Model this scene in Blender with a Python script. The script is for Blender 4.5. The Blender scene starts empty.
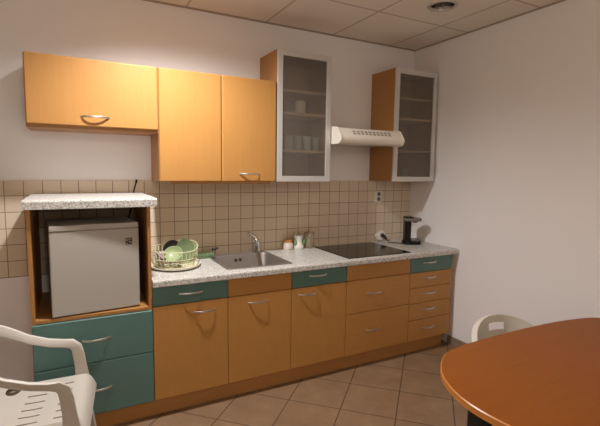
import bpy, bmesh, math, random
from mathutils import Vector, Matrix
random.seed(7)
SC = bpy.context.scene
COL = SC.collection
R = math.radians
PI = math.pi

# ------------------------------------------------------------------ camera
def make_camera():
    ya, pi_, ro = 0.4892, -0.1007, 0.0136
    fw = Vector((math.sin(ya)*math.cos(pi_), math.cos(ya)*math.cos(pi_), math.sin(pi_)))
    r = Vector((math.cos(ya), -math.sin(ya), 0)); u = r.cross(fw)
    r2 = r*math.cos(ro)+u*math.sin(ro); u2 = -r*math.sin(ro)+u*math.cos(ro)
    cd = bpy.data.cameras.new('camera'); cd.sensor_width = 36; cd.sensor_fit = 'HORIZONTAL'
    cd.lens = 425.34*36/600; cd.clip_start = .02
    c = bpy.data.objects.new('camera', cd); COL.objects.link(c)
    m = Matrix((r2, u2, -fw)).transposed().to_4x4(); m.translation = Vector((-2.828, -3.0883, 1.479))
    c.matrix_world = m; SC.camera = c
make_camera()

# ------------------------------------------------------------------ world, light, exposure
KEY_W, FILL_W = 45.0, 118.0
KEY_COL = (1.0, .97, .98)
FILL_COL = (1.0, .91, .80)
SC.view_settings.view_transform = 'Standard'; SC.view_settings.look = 'None'
SC.view_settings.exposure = 0.0; SC.view_settings.gamma = 1.0; SC.view_settings.use_curve_mapping = False
w = bpy.data.worlds.new('world'); SC.world = w; w.use_nodes = True
w.node_tree.nodes['Background'].inputs[0].default_value = (.05, .045, .04, 1)
w.node_tree.nodes['Background'].inputs[1].default_value = .3
SC.cycles.max_bounces = 10; SC.cycles.diffuse_bounces = 6; SC.cycles.transmission_bounces = 10
SC.cycles.transparent_max_bounces = 12
SC.cycles.sample_clamp_indirect = 4.0

FILL_GLOBE = (-2.6, -4.0, 2.25)          # added fill lamp behind the camera, unseen, given the shape of a pendant globe
def fill_light():
    ld = bpy.data.lights.new('fill_lamp', 'POINT'); ld.energy = FILL_W; ld.color = FILL_COL; ld.shadow_soft_size = .16
    o = bpy.data.objects.new('fill_lamp', ld); COL.objects.link(o); o.location = FILL_GLOBE
fill_light()

# ------------------------------------------------------------------ materials
def mat(name, col=(.8, .8, .8), rough=.5, metal=0, spec=.5, coat=0):
    m = bpy.data.materials.new(name); m.use_nodes = True
    b = m.node_tree.nodes['Principled BSDF']
    b.inputs['Base Color'].default_value = (*col, 1); b.inputs['Roughness'].default_value = rough
    b.inputs['Metallic'].default_value = metal; b.inputs['Specular IOR Level'].default_value = spec
    b.inputs['Coat Weight'].default_value = coat
    return m
class NT:
    def __init__(s, m): s.m = m; s.t = m.node_tree; s.b = s.t.nodes['Principled BSDF']
    def n(s, typ, **k):
        nd = s.t.nodes.new(typ)
        for a, v in k.items(): setattr(nd, a, v)
        return nd
    def l(s, a, b): s.t.links.new(a, b)
    def coord(s, scale=(1, 1, 1), rot=(0, 0, 0), loc=(0, 0, 0), kind='Object'):
        tc = s.n('ShaderNodeTexCoord'); mp = s.n('ShaderNodeMapping')
        mp.inputs['Scale'].default_value = scale; mp.inputs['Rotation'].default_value = rot; mp.inputs['Location'].default_value = loc
        s.l(tc.outputs[kind], mp.inputs['Vector']); return mp.outputs['Vector']
    def noise(s, vec, scale, detail=3, rough=.5):
        t = s.n('ShaderNodeTexNoise'); t.inputs['Scale'].default_value = scale; t.inputs['Detail'].default_value = detail
        t.inputs['Roughness'].default_value = rough; s.l(vec, t.inputs['Vector']); return t.outputs['Fac']
    def ramp(s, fac, stops):
        r = s.n('ShaderNodeValToRGB'); e = r.color_ramp.elements
        while len(e) < len(stops): e.new(.5)
        for el, (p, c) in zip(e, stops): el.position = p; el.color = (*c, 1)
        s.l(fac, r.inputs['Fac']); return r.outputs['Color']
    def mix(s, fac, a, b, mode='MIX'):
        x = s.n('ShaderNodeMix', data_type='RGBA', blend_type=mode)
        for sock, v in ((x.inputs['Factor'], fac), (x.inputs[6], a), (x.inputs[7], b)):
            if isinstance(v, (int, float)): sock.default_value = v
            elif isinstance(v, tuple): sock.default_value = (*v, 1)
            else: s.l(v, sock)
        return x.outputs[2]
    def bump(s, h, strength=.1, dist=.01):
        b = s.n('ShaderNodeBump'); b.inputs['Strength'].default_value = strength; b.inputs['Distance'].default_value = dist
        s.l(h, b.inputs['Height']); s.l(b.outputs['Normal'], s.b.inputs['Normal'])
    def math(s, op, a, b=None):
        x = s.n('ShaderNodeMath', operation=op)
        for i, v in enumerate((a, b)):
            if v is None: continue
            if isinstance(v, (int, float)): x.inputs[i].default_value = v
            else: s.l(v, x.inputs[i])
        return x.outputs[0]
    def col(s, c): s.l(c, s.b.inputs['Base Color'])
    def grid(s, vec, axes, pitch, width):
        """1 on the grid lines (joint of the given width), 0 on the tiles"""
        sp = s.n('ShaderNodeSeparateXYZ'); s.l(vec, sp.inputs[0]); out = None
        for ax, p in zip(axes, pitch):
            f = s.math('PINGPONG', sp.outputs[ax], p/2)
            g = s.math('LESS_THAN', f, width/2)
            out = g if out is None else s.math('MAXIMUM', out, g)
        return out

def plaster(name, c, bumps=.06):
    m = mat(name, c, .85, spec=.2); t = NT(m); v = t.coord(kind='Object')
    n = t.noise(v, 1.3, 4, .6)
    t.col(t.mix(n, tuple(x*.97 for x in c), tuple(min(1, x*1.03) for x in c)))
    t.bump(t.noise(v, 140, 3), bumps, .004); return m
def woodmat(name, c1, c2, scale=(34, 34, 2.2), rough=.42, coat=.0, spec=.35):
    m = mat(name, c1, rough, coat=coat, spec=spec); t = NT(m)
    v = t.coord(scale=scale)
    n1 = t.noise(v, 1.6, 5, .6); n2 = t.noise(v, 7, 3, .5)
    f = t.math('ADD', t.math('MULTIPLY', n1, .7), t.math('MULTIPLY', n2, .3))
    t.col(t.ramp(f, [(.3, c2), (.7, c1)]))
    return m
M = {}
M['wall'] = plaster('wall_plaster', (.885, .865, .855))
M['ceil_'] = None
def ceiling_mat():
    m = mat('ceiling_tile', (.7, .63, .54), .9, spec=.1); t = NT(m); v = t.coord()
    g = t.grid(v, (0, 1), (.6, .6), .017)
    n = t.noise(v, 90, 4, .7)
    base = t.ramp(n, [(.3, (.84, .79, .71)), (.7, (.89, .84, .76))])
    t.col(t.mix(g, base, (.60, .53, .45)))
    t.bump(t.math('SUBTRACT', t.math('MULTIPLY', n, .3), g), .25, .004)
    return m
M['ceiling'] = ceiling_mat()
def walltile_mat():
    m = mat('wall_tile', (.6, .5, .4), .38, spec=.4); t = NT(m); v = t.coord()
    g = t.grid(v, (0, 2), (.1, .1), .0042)
    fl = t.n('ShaderNodeVectorMath', operation='SNAP'); t.l(v, fl.inputs[0]); fl.inputs[1].default_value = (.1, .1, .1)
    wn = t.n('ShaderNodeTexWhiteNoise', noise_dimensions='3D'); t.l(fl.outputs[0], wn.inputs['Vector'])
    base = t.mix(wn.outputs['Value'], (.68, .57, .43), (.73, .62, .47))
    base = t.mix(t.math('MULTIPLY', t.noise(v, 14, 4, .6), .35), base, (.64, .53, .39))
    t.col(t.mix(g, base, (.27, .185, .125)))
    rr = t.math('ADD', t.math('MULTIPLY', g, .5), .36); t.l(rr, t.b.inputs['Roughness'])
    t.bump(t.math('SUBTRACT', 1, g), .35, .0025); return m
M['walltile'] = walltile_mat()
def floor_mat():
    m = mat('floor_tile', (.4, .3, .2), .5, spec=.35); t = NT(m)
    s2 = math.sqrt(2)
    # 45 degree laid tiles: rotate the coordinates, then a square grid
    v = t.coord(rot=(0, 0, R(45)), loc=(0, 0, 0))
    sp = t.n('ShaderNodeSeparateXYZ'); t.l(v, sp.inputs[0])
    # vertex at (-.693,-.755) must fall on a joint: rotated = ((x-y)/s2, (x+y)/s2)
    P = .338
    ox, oy = (-.693+.755)/s2, (-.693-.755)/s2
    cb = t.n('ShaderNodeCombineXYZ')
    t.l(t.math('SUBTRACT', sp.outputs[0], ox), cb.inputs[0]); t.l(t.math('SUBTRACT', sp.outputs[1], oy), cb.inputs[1])
    q = cb.outputs[0]
    g = t.grid(q, (0, 1), (P, P), .0065)
    fl = t.n('ShaderNodeVectorMath', operation='SNAP'); t.l(q, fl.inputs[0]); fl.inputs[1].default_value = (P, P, P)
    wn = t.n('ShaderNodeTexWhiteNoise', noise_dimensions='3D'); t.l(fl.outputs[0], wn.inputs['Vector'])
    n = t.noise(v, 6, 5, .62)
    base = t.ramp(n, [(.3, (.21, .125, .068)), (.55, (.265, .165, .092)), (.75, (.32, .208, .118))])
    base = t.mix(t.math('MULTIPLY', wn.outputs['Value'], .3), base, (.225, .14, .08))
    t.col(t.mix(g, base, (.085, .05, .03)))
    t.bump(t.math('SUBTRACT', t.math('MULTIPLY', n, .25), g), .3, .003)
    t.l(t.math('ADD', t.math('MULTIPLY', g, .4), .42), t.b.inputs['Roughness'])
    return m
M['floor'] = floor_mat()
M['beech'] = woodmat('beech_front', (.47, .230, .064), (.43, .208, .055))
M['beech_h'] = woodmat('beech_front_cross', (.47, .230, .064), (.43, .208, .055), scale=(2.2, 34, 34))
M['carcass'] = woodmat('beech_board', (.43, .205, .065), (.37, .17, .05))
M['edge'] = woodmat('beech_edge', (.56, .30, .12), (.50, .26, .10), scale=(60, 60, 3))
M['inner'] = woodmat('beech_inside', (.66, .48, .30), (.60, .43, .26))
M['plinth'] = woodmat('plinth_board', (.46, .225, .07), (.40, .19, .055), scale=(2, 34, 34), rough=.5)
M['table'] = woodmat('cherry_top', (.29, .085, .009), (.25, .072, .007), scale=(1.6, 22, 22), rough=.42, spec=.15)
M['table_edge'] = woodmat('cherry_edge', (.55, .22, .05), (.5, .19, .04), scale=(2, 20, 20), rough=.3)
def tealmat():
    m = mat('teal_front', (.13, .30, .25), .4, spec=.4); t = NT(m); v = t.coord()
    t.col(t.mix(t.noise(v, 220, 2), (.092, .184, .163), (.106, .205, .182))); return m
M['teal'] = tealmat()
def granite():
    m = mat('speckled_laminate', (.6, .6, .55), .33, spec=.45); t = NT(m); v = t.coord()
    vo = t.n('ShaderNodeTexVoronoi'); vo.inputs['Scale'].default_value = 190; t.l(v, vo.inputs['Vector'])
    n = t.noise(v, 110, 4, .7)
    c = t.ramp(n, [(.36, (.20, .185, .16)), (.46, (.50, .48, .44)), (.56, (.63, .615, .57)), (.70, (.82, .80, .76))])
    dk = t.math('LESS_THAN', vo.outputs['Distance'], .20)
    c = t.mix(t.math('MULTIPLY', dk, .55), c, (.20, .19, .17))
    t.col(c); return m
M['granite'] = granite()
M['white'] = mat('white_enamel', (.42, .395, .355), .35)
M['hood'] = mat('hood_white', (.90, .85, .74), .3)
def plastic(name, c):
    m = mat(name, c, .42, spec=.45); t = NT(m); v = t.coord(); t.bump(t.noise(v, 260, 2), .03, .002); return m
M['plastic'] = plastic('white_plastic', (.66, .62, .54))
M['plastic_dim'] = plastic('darker_white_plastic', (.53, .49, .425))  # white plastic of the armchair, one even darker tone
M['steel'] = mat('satin_steel', (.66, .63, .59), .34, metal=1)
M['alu'] = mat('satin_aluminium', (.66, .64, .61), .45, metal=.45)
M['chrome'] = mat('chrome', (.75, .74, .72), .12, metal=1)
def brushed():
    m = mat('brushed_steel', (.27, .235, .205), .5, metal=.7); t = NT(m)
    t.bump(t.noise(t.coord(scale=(6, 200, 200)), 3, 3), .05, .002); return m
M['sink'] = brushed()
M['black'] = mat('black_plastic', (.007, .006, .006), .4, spec=.3)
M['blackm'] = mat('black_metal', (.015, .014, .014), .45)
M['hob'] = mat('black_ceramic', (.016, .011, .008), .16, spec=.35)
M['hobring'] = mat('printed_ring', (.05, .045, .042), .2)
M['hobedge'] = mat('hob_edge', (.10, .09, .085), .25, metal=.6)
M['smoke'] = mat('smoked_plastic', (.20, .17, .145), .2)
M['dark'] = mat('dark_recess', (.03, .025, .02), .6)
M['rubber'] = mat('grey_seal', (.25, .23, .21), .7)
M['cream'] = mat('cream_plastic', (.80, .74, .60), .45)
M['wire'] = mat('coated_wire', (.66, .66, .40), .4)
M['green'] = mat('green_plastic', (.19, .28, .14), .45)
M['greend'] = mat('dull_green_plastic', (.17, .23, .11), .45)
M['lime'] = mat('pale_green_plastic', (.33, .42, .20), .4)
M['ceramic'] = mat('white_ceramic', (.75, .72, .66), .25)
M['orange'] = mat('orange_lid', (.50, .20, .07), .5)
M['paper'] = mat('jar_contents', (.70, .62, .52), .8)
M['label'] = mat('green_label', (.16, .30, .12), .6)
M['sticker'] = mat('brown_sticker', (.035, .018, .012), .5)
M['stickmark'] = mat('sticker_print', (.42, .36, .28), .5)
M['cloth'] = mat('grey_dishcloth', (.40, .34, .30), .95, spec=.1)
M['gasket'] = mat('door_gap', (.10, .08, .07), .8)
def skirt():
    m = mat('skirting_tile', (.3, .22, .16), .5); t = NT(m); v = t.coord()
    t.col(t.ramp(t.noise(v, 9, 4, .6), [(.3, (.24, .165, .115)), (.7, (.34, .245, .175))])); return m
M['skirt'] = skirt()
def frosted():
    m = bpy.data.materials.new('frosted_glass'); m.use_nodes = True; t = m.node_tree; t.nodes.clear()
    o = t.nodes.new('ShaderNodeOutputMaterial')
    tr = t.nodes.new('ShaderNodeBsdfTransparent'); tr.inputs[0].default_value = (.80, .78, .74, 1)
    rf = t.nodes.new('ShaderNodeBsdfRefraction'); rf.inputs['Color'].default_value = (.82, .80, .76, 1)
    rf.inputs['Roughness'].default_value = .22; rf.inputs['IOR'].default_value = 1.02
    df = t.nodes.new('ShaderNodeBsdfDiffuse'); df.inputs[0].default_value = (.60, .56, .50, 1)
    gl = t.nodes.new('ShaderNodeBsdfGlossy'); gl.inputs['Roughness'].default_value = .3
    a = t.nodes.new('ShaderNodeMixShader'); a.inputs[0].default_value = .50
    b = t.nodes.new('ShaderNodeMixShader'); b.inputs[0].default_value = .11
    c = t.nodes.new('ShaderNodeMixShader'); c.inputs[0].default_value = .05
    L = t.links.new
    L(tr.outputs[0], a.inputs[1]); L(rf.outputs[0], a.inputs[2]); L(a.outputs[0], b.inputs[1]); L(df.outputs[0], b.inputs[2])
    L(b.outputs[0], c.inputs[1]); L(gl.outputs[0], c.inputs[2]); L(c.outputs[0], o.inputs[0])
    return m
M['frost'] = frosted()
def clear(name, tint, mixf):
    m = bpy.data.materials.new(name); m.use_nodes = True; t = m.node_tree; t.nodes.clear()
    o = t.nodes.new('ShaderNodeOutputMaterial'); tr = t.nodes.new('ShaderNodeBsdfTransparent'); tr.inputs[0].default_value = (*tint, 1)
    g = t.nodes.new('ShaderNodeBsdfPrincipled'); g.inputs['Base Color'].default_value = (*tint, 1); g.inputs['Roughness'].default_value = .08
    x = t.nodes.new('ShaderNodeMixShader'); x.inputs[0].default_value = mixf
    t.links.new(tr.outputs[0], x.inputs[1]); t.links.new(g.outputs[0], x.inputs[2]); t.links.new(x.outputs[0], o.inputs[0])
    return m
M['glass'] = clear('clear_glass', (.90, .87, .78), .12)
M['tumbler'] = clear('tumbler_glass', (.80, .86, .82), .45)
def emis(name, c, s):
    m = bpy.data.materials.new(name); m.use_nodes = True; b = m.node_tree.nodes['Principled BSDF']
    b.inputs['Base Color'].default_value = (.8, .8, .8, 1); b.inputs['Emission Color'].default_value = (*c, 1); b.inputs['Emission Strength'].default_value = s; return m
M['lamp_on'] = emis('lit_lamp', (1, .85, .65), 6)

# ------------------------------------------------------------------ mesh helpers
def link(name, bm, m, parent=None, smooth=False, loc=None, bevel=0, seg=2, mods=()):
    me = bpy.data.meshes.new(name)
    bmesh.ops.recalc_face_normals(bm, faces=bm.faces[:])
    bm.to_mesh(me); bm.free()
    for x in (m if isinstance(m, (list, tuple)) else [m]): me.materials.append(x)
    o = bpy.data.objects.new(name, me); COL.objects.link(o)
    if parent: o.parent = parent
    if loc: o.location = loc
    if bevel:
        b = o.modifiers.new('bevel', 'BEVEL'); b.width = bevel; b.segments = seg; b.limit_method = 'ANGLE'; b.angle_limit = R(40)
    if smooth or bevel:
        for p in me.polygons: p.use_smooth = True
        if bevel:
            wn = o.modifiers.new('wn', 'WEIGHTED_NORMAL'); wn.keep_sharp = True
        else:
            me.set_sharp_from_angle(angle=R(50)) if hasattr(me, 'set_sharp_from_angle') else None
    return o
def box(bm, x0, x1, y0, y1, z0, z1, mi=0):
    v = [bm.verts.new(p) for p in ((x0, y0, z0), (x1, y0, z0), (x1, y1, z0), (x0, y1, z0), (x0, y0, z1), (x1, y0, z1), (x1, y1, z1), (x0, y1, z1))]
    for f in ((0, 3, 2, 1), (4, 5, 6, 7), (0, 1, 5, 4), (1, 2, 6, 5), (2, 3, 7, 6), (3, 0, 4, 7)):
        bm.faces.new([v[i] for i in f]).material_index = mi
def boxo(name, b, m, parent=None, bevel=0, seg=2):
    """b in parent-local coordinates"""
    bm = bmesh.new(); box(bm, *b); return link(name, bm, m, parent, bevel=bevel, seg=seg)
def tube(bm, pts, r, n=8, closed=False, cap=True, mi=0):
    """tube along points; r number or list"""
    pts = [Vector(p) for p in pts]; N = len(pts); rings = []
    up = None
    for i, p in enumerate(pts):
        a = pts[(i-1) % N] if (closed or i > 0) else p
        b = pts[(i+1) % N] if (closed or i < N-1) else p
        d = (b-a).normalized()
        if up is None:
            up = Vector((0, 0, 1)) if abs(d.z) < .9 else Vector((1, 0, 0))
        s = d.cross(up).normalized(); up = s.cross(d).normalized()
        rr = r[i] if isinstance(r, (list, tuple)) else r
        rings.append([bm.verts.new(p+(s*math.cos(2*PI*k/n)+up*math.sin(2*PI*k/n))*rr) for k in range(n)])
    for i in range(N if closed else N-1):
        A, B = rings[i], rings[(i+1) % N]
        for k in range(n):
            f = bm.faces.new((A[k], A[(k+1) % n], B[(k+1) % n], B[k])); f.material_index = mi; f.smooth = True
    if not closed and cap:
        bm.faces.new(rings[0][::-1]).material_index = mi; bm.faces.new(rings[-1]).material_index = mi
def lathe(bm, prof, n=24, c=(0, 0, 0), cap0=True, cap1=True, mi=0):
    """prof: list of (radius, z)"""
    rings = []
    for r, z in prof:
        rings.append([bm.verts.new((c[0]+max(r, 1e-4)*math.cos(2*PI*k/n), c[1]+max(r, 1e-4)*math.sin(2*PI*k/n), c[2]+z)) for k in range(n)])
    for A, B in zip(rings, rings[1:]):
        for k in range(n):
            f = bm.faces.new((A[k], A[(k+1) % n], B[(k+1) % n], B[k])); f.material_index = mi
    if cap0: bm.faces.new(rings[0][::-1]).material_index = mi
    if cap1: bm.faces.new(rings[-1]).material_index = mi
def prism(bm, pts2, z0, z1, axis='z', mi=0):
    """extrude a polygon; axis z: (x,y) between z0..z1; axis x: (y,z) between x0..x1"""
    def P(p, h): return (p[0], p[1], h) if axis == 'z' else ((h, p[0], p[1]) if axis == 'x' else (p[0], h, p[1]))
    A = [bm.verts.new(P(p, z0)) for p in pts2]; B = [bm.verts.new(P(p, z1)) for p in pts2]
    n = len(pts2)
    for i in range(n): bm.faces.new((A[i], A[(i+1) % n], B[(i+1) % n], B[i])).material_index = mi
    bm.faces.new(A[::-1]).material_index = mi; bm.faces.new(B).material_index = mi
def rrect(x0, x1, y0, y1, r, n=5):
    out = []
    for cx, cy, a in ((x1-r, y1-r, 0), (x0+r, y1-r, 90), (x0+r, y0+r, 180), (x1-r, y0+r, 270)):
        for k in range(n+1):
            t = R(a+90*k/n); out.append((cx+r*math.cos(t), cy+r*math.sin(t)))
    return out
def loft(bm, loops, cap0=False, cap1=False, mi=0):
    rings = [[bm.verts.new(p) for p in L] for L in loops]
    for A, B in zip(rings, rings[1:]):
        n = len(A)
        for k in range(n): bm.faces.new((A[k], A[(k+1) % n], B[(k+1) % n], B[k])).material_index = mi
    if cap0: bm.faces.new(rings[0][::-1]).material_index = mi
    if cap1: bm.faces.new(rings[-1]).material_index = mi
def tag(o, label=None, cat=None, group=None, kind=None):
    if label: o['label'] = label
    if cat: o['category'] = cat
    if group: o['group'] = group
    if kind: o['kind'] = kind
    return o
def thing(name, label, cat, loc=(0, 0, 0), rz=0, group=None):
    o = bpy.data.objects.new(name, None); COL.objects.link(o); o.location = loc; o.rotation_euler = (0, 0, rz)
    o.empty_display_size = .1
    return tag(o, label, cat, group)
def struct(name, bm, m, **k):
    return tag(link(name, bm, m, **k), kind='structure')
def copy_tree(o, parent=None):
    c = o.copy(); COL.objects.link(c)
    if parent: c.parent = parent
    for ch in [x for x in bpy.data.objects if x.parent == o]: copy_tree(ch, c)
    return c

# ------------------------------------------------------------------ room shell
XL, YF, H, YW = -4.3, -4.8, 2.589, .008
def solidbox(name, b, m, **k):
    bm = bmesh.new(); box(bm, *b); return struct(name, bm, m, **k)
solidbox('floor', (XL-.1, .1, YF-.1, .1, -.1, 0), M['floor'])
solidbox('wall_back', (XL-.1, .1, YW, YW+.1, 0, H+.1), M['wall'])
solidbox('wall_right', (0, .1, YF-.1, YW, 0, H+.1), M['wall'])
solidbox('wall_left', (XL-.1, XL, YF-.1, YW, 0, H+.1), M['wall'])
solidbox('wall_front', (XL, 0, YF-.1, YF, 0, H+.1), M['wall'])
LAMPS = [(-.6, -.9, 0), (-2.4, -.9, 1)]      # recessed downlights (x, y, lit)
LR = .082
def build_ceiling():
    bm = bmesh.new()
    holes = {(round(x, 2), round(y, 2)) for x, y, _ in LAMPS}
    xs = [0]; 
    x = -.3
    while x > XL: xs.append(round(x, 3)); x -= .6
    xs.append(XL); ys = [YW]
    y = 0.0
    ys = [YW]; y = -.6
    while y > YF: ys.append(round(y, 3)); y -= .6
    ys.append(YF)
    N = 32
    for i in range(len(xs)-1):
        for j in range(len(ys)-1):
            x1, x0, y1, y0 = xs[i], xs[i+1], ys[j], ys[j+1]
            hit = [(hx, hy) for hx, hy in holes if x0 < hx < x1 and y0 < hy < y1]
            if not hit:
                bm.faces.new([bm.verts.new(p) for p in ((x0, y0, H), (x0, y1, H), (x1, y1, H), (x1, y0, H))]); continue
            hx, hy = hit[0]; ci, sq = [], []
            for k in range(N):
                a = 2*PI*k/N; c, s = math.cos(a), math.sin(a)
                ci.append(bm.verts.new((hx+LR*c, hy+LR*s, H)))
                f = 1/max(abs(c), abs(s))
                px, py = c*f, s*f
                sq.append(bm.verts.new((hx+(px*(x1-hx) if px > 0 else px*(hx-x0)), hy+(py*(y1-hy) if py > 0 else py*(hy-y0)), H)))
            for k in range(N):
                bm.faces.new((ci[k], ci[(k+1) % N], sq[(k+1) % N], sq[k]))
    bmesh.ops.remove_doubles(bm, verts=bm.verts[:], dist=1e-4)
    o = struct('ceiling', bm, M['ceiling'])
    # tile joints at x = -.3 - .6k, y = -.6k : shift the texture through the origin of the object
    o.location = (-.3, 0, 0)
    for v in o.data.vertices: v.co.x += .3
    # plenum above the tiles
    solidbox('trim_1', (XL-.1, .1, YF-.1, .1, H+.25, H+.3), M['wall'])
build_ceiling()
# thin wall angle under the ceiling edge
solidbox('trim_2', (XL, -.022, -.016, YW, H-.006, H-.0005), mat('wall_angle', (.42, .35, .28), .7))
solidbox('trim_3', (-.022, 0, YF, YW, H-.006, H-.0005), mat('wall_angle_side', (.42, .35, .28), .7))
# tiled splash zone on the back wall
bm = bmesh.new(); box(bm, XL, -.0005, 0, YW-.0005, .797-1.3, 1.392-1.3)
tl = struct('trim_4', bm, M['walltile']); tl.location = (0, 0, 1.3)
# tiled skirting
solidbox('baseboard_right', (-.010, -.0005, YF, -.545, .0005, .072), M['skirt'])
solidbox('baseboard_back', (XL, -3.06, -.002, YW-.0005, .0005, .072), M['skirt'])
solidbox('baseboard_left', (XL+.0005, XL+.010, YF, -.003, .0005, .072), M['skirt'])

# ------------------------------------------------------------------ kitchen joinery
S = [-2.4516, -2.0023, -1.5579, -1.1132, -.5132, -.0541]
LX = -3.045
ZT, ZL, ZB = .80, .6827, .116
YC = -.580                      # carcass front
def bow_handle(name, parent, x, z, w=.14, y=-.6, mt=None, rise=.024):
    """bow handle: flat strap arched out of the front"""
    bm = bmesh.new(); n = 14
    pts = []
    for k in range(n+1):
        t = -1+2*k/n
        pts.append((x+t*w/2, y+.001-rise*(1-abs(t)**2.4), z))
    top, bot = [], []
    hw = .0052
    rings = []
    for k, p in enumerate(pts):
        a = Vector(pts[max(0, k-1)]); b = Vector(pts[min(n, k+1)]); d = (b-a).normalized()
        nrm = Vector((d.y, -d.x, 0)); th = .0028
        p = Vector(p)
        rings.append([bm.verts.new(p+nrm*th+Vector((0, 0, hw))), bm.verts.new(p-nrm*th+Vector((0, 0, hw))),
                      bm.verts.new(p-nrm*th-Vector((0, 0, hw))), bm.verts.new(p+nrm*th-Vector((0, 0, hw)))])
    for A, B in zip(rings, rings[1:]):
        for k in range(4): bm.faces.new((A[k], A[(k+1) % 4], B[(k+1) % 4], B[k]))
    bm.faces.new(rings[0][::-1]); bm.faces.new(rings[-1])
    return link(name, bm, mt or M['steel'], parent, bevel=.0012)
def front(name, parent, x0, x1, z0, z1, m, y0=-.6, y1=-.5815, g=.0016, bevel=.004):
    return boxo(name, (x0+g, x1-g, y0, y1, z0+g, z1-g), m, parent, bevel=bevel, seg=3)
def base_carcass(parent, x0, x1, ztop=.799, zl=.799, zr=.799):
    bm = bmesh.new(); t = .017; yb = -.005
    g = .0008
    box(bm, x0+g, x0+t, YC, yb, ZB, zl); box(bm, x1-t, x1-g, YC, yb, ZB, zr)   # sides beside the sink bowl stay below it
    box(bm, x0+t, x1-t, YC, yb, ZB, ZB+t); box(bm, x0+t, x1-t, yb-.008, yb, ZB+t, ztop)
    box(bm, x0+t, x1-t, YC, YC+.04, ztop-.02, ztop)
    return link('carcass', bm, M['carcass'], parent)
def feet(parent, xs, ys=(-.50, -.08), z1=.116):
    for x in xs:
        for y in ys:
            bm = bmesh.new(); lathe(bm, [(.024, .0), (.024, .008), (.016, .012), (.016, .1), (.026, .104), (.026, z1-.0005)], 16, (x, y, 0))
            link('foot', bm, M['steel'] if y < -.3 else M['black'], parent, smooth=True)

# --- tall housing with the mini fridge niche
hs = thing('appliance_cabinet', 'beech fridge housing with two wide teal drawers and a speckled top slab', 'cabinet', ((LX+S[0])/2, -.3, 0))
hx = lambda x: x-hs.location.x
def hbox(nm, b, m, **k):
    return boxo(nm, (b[0]-hs.location.x, b[1]-hs.location.x, b[2]+.3, b[3]+.3, b[4], b[5]), m, hs, **k)
ZS0, ZS1 = 1.2645, 1.3106
hbox('side_panel', (LX, LX+.018, -.585, -.004, ZB, ZS0), M['carcass'], bevel=.001)
hbox('side_panel', (S[0]-.0185, S[0]-.0005, -.585, -.004, ZB, ZS0), M['carcass'], bevel=.001)
hbox('shelf', (LX+.018, S[0]-.0185, -.585, -.006, .668, .686), M['carcass'], bevel=.001)
hbox('bottom_panel', (LX+.018, S[0]-.0185, -.58, -.006, ZB, ZB+.018), M['carcass'])
bm = bmesh.new(); prism(bm, [(-.612+.3, ZS0), (-.606+.3, ZS0), (-.002+.3, ZS0), (-.002+.3, ZS1), (-.602+.3, ZS1), (-.609+.3, ZS1-.003), (-.612+.3, ZS1-.010)], hx(-3.058), hx(-2.4185), 'x')
link('top_slab', bm, M['granite'], hs)
for z0, z1, hz in ((.418, .6665, .548), (ZB, .418, .265)):
    d = boxo('drawer', (hx(LX)+.0016, hx(S[0])-.0016, -.3, -.2815, z0+.0016, z1-.0016), M['teal'], hs, bevel=.004, seg=3)
    bow_handle('handle', d, 0, hz, .14, -.3)
feet(hs, (LX+.06-hs.location.x, S[0]-.06-hs.location.x), (-.18, .22))

# --- base units
def unit(i, name, label, group='base units under the long worktop', **k):
    x0, x1 = S[i], S[i+1]
    t = thing(name, label, 'cabinet', ((x0+x1)/2, 0, 0), 0, group)
    w = (x1-x0)/2
    base_carcass(t, -w, w, **k)
    feet(t, (-w+.05, w-.05))
    return t, w
t, w = unit(0, 'base_cabinet', 'beech base cabinet with a teal drawer, under the dish rack beside the fridge housing')
d = front('drawer', t, -w, w, ZL, ZT, M['teal']); bow_handle('handle', d, -.005, .743)
d = front('door', t, -w, w, ZB, ZL, M['beech']); bow_handle('handle', d, .075, .621)
t, w = unit(1, 'sink_cabinet', 'beech base cabinet with a plain beech top panel, under the sink', zr=.68, zl=.68)
front('top_panel', t, -w, w, ZL, ZT, M['beech_h'])
d = front('door', t, -w, w, ZB, ZL, M['beech']); bow_handle('handle', d, -.018, .628)
t, w = unit(2, 'base_cabinet', 'beech base cabinet with a teal drawer, between the sink and hob cabinets', zl=.68)
d = front('drawer', t, -w, w, ZL, ZT, M['teal']); bow_handle('handle', d, -.02, .757)
d = front('door', t, -w, w, ZB, ZL, M['beech']); bow_handle('handle', d, -.1, .632)
t, w = unit(3, 'hob_cabinet', 'wide beech base cabinet with two deep drawers, under the black hob')
front('top_panel', t, -w, w, ZL, ZT, M['beech_h'])
for z0, z1, hz in ((.4325, ZL, .574), (ZB, .4325, .288)):
    d = front('drawer', t, -w, w, z0, z1, M['beech_h']); bow_handle('handle', d, -.045, hz)
t, w = unit(4, 'drawer_cabinet', 'narrow beech cabinet of five drawers, the top one teal, next to the right wall')
for z0, z1, hz, mm in ((.677, ZT, .755, 'teal'), (.553, .677, .631, 'beech_h'), (.4265, .553, .503, 'beech_h'), (.2875, .4265, .373, 'beech_h'), (ZB, .2875, .215, 'beech_h')):
    d = front('drawer', t, -w, w, z0, z1, M[mm]); bow_handle('handle', d, -.022, hz, .145)
boxo('filler_strip', (w+.0005, w+.0515, -.545, -.530, ZB, .799), M['carcass'], t)

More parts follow.
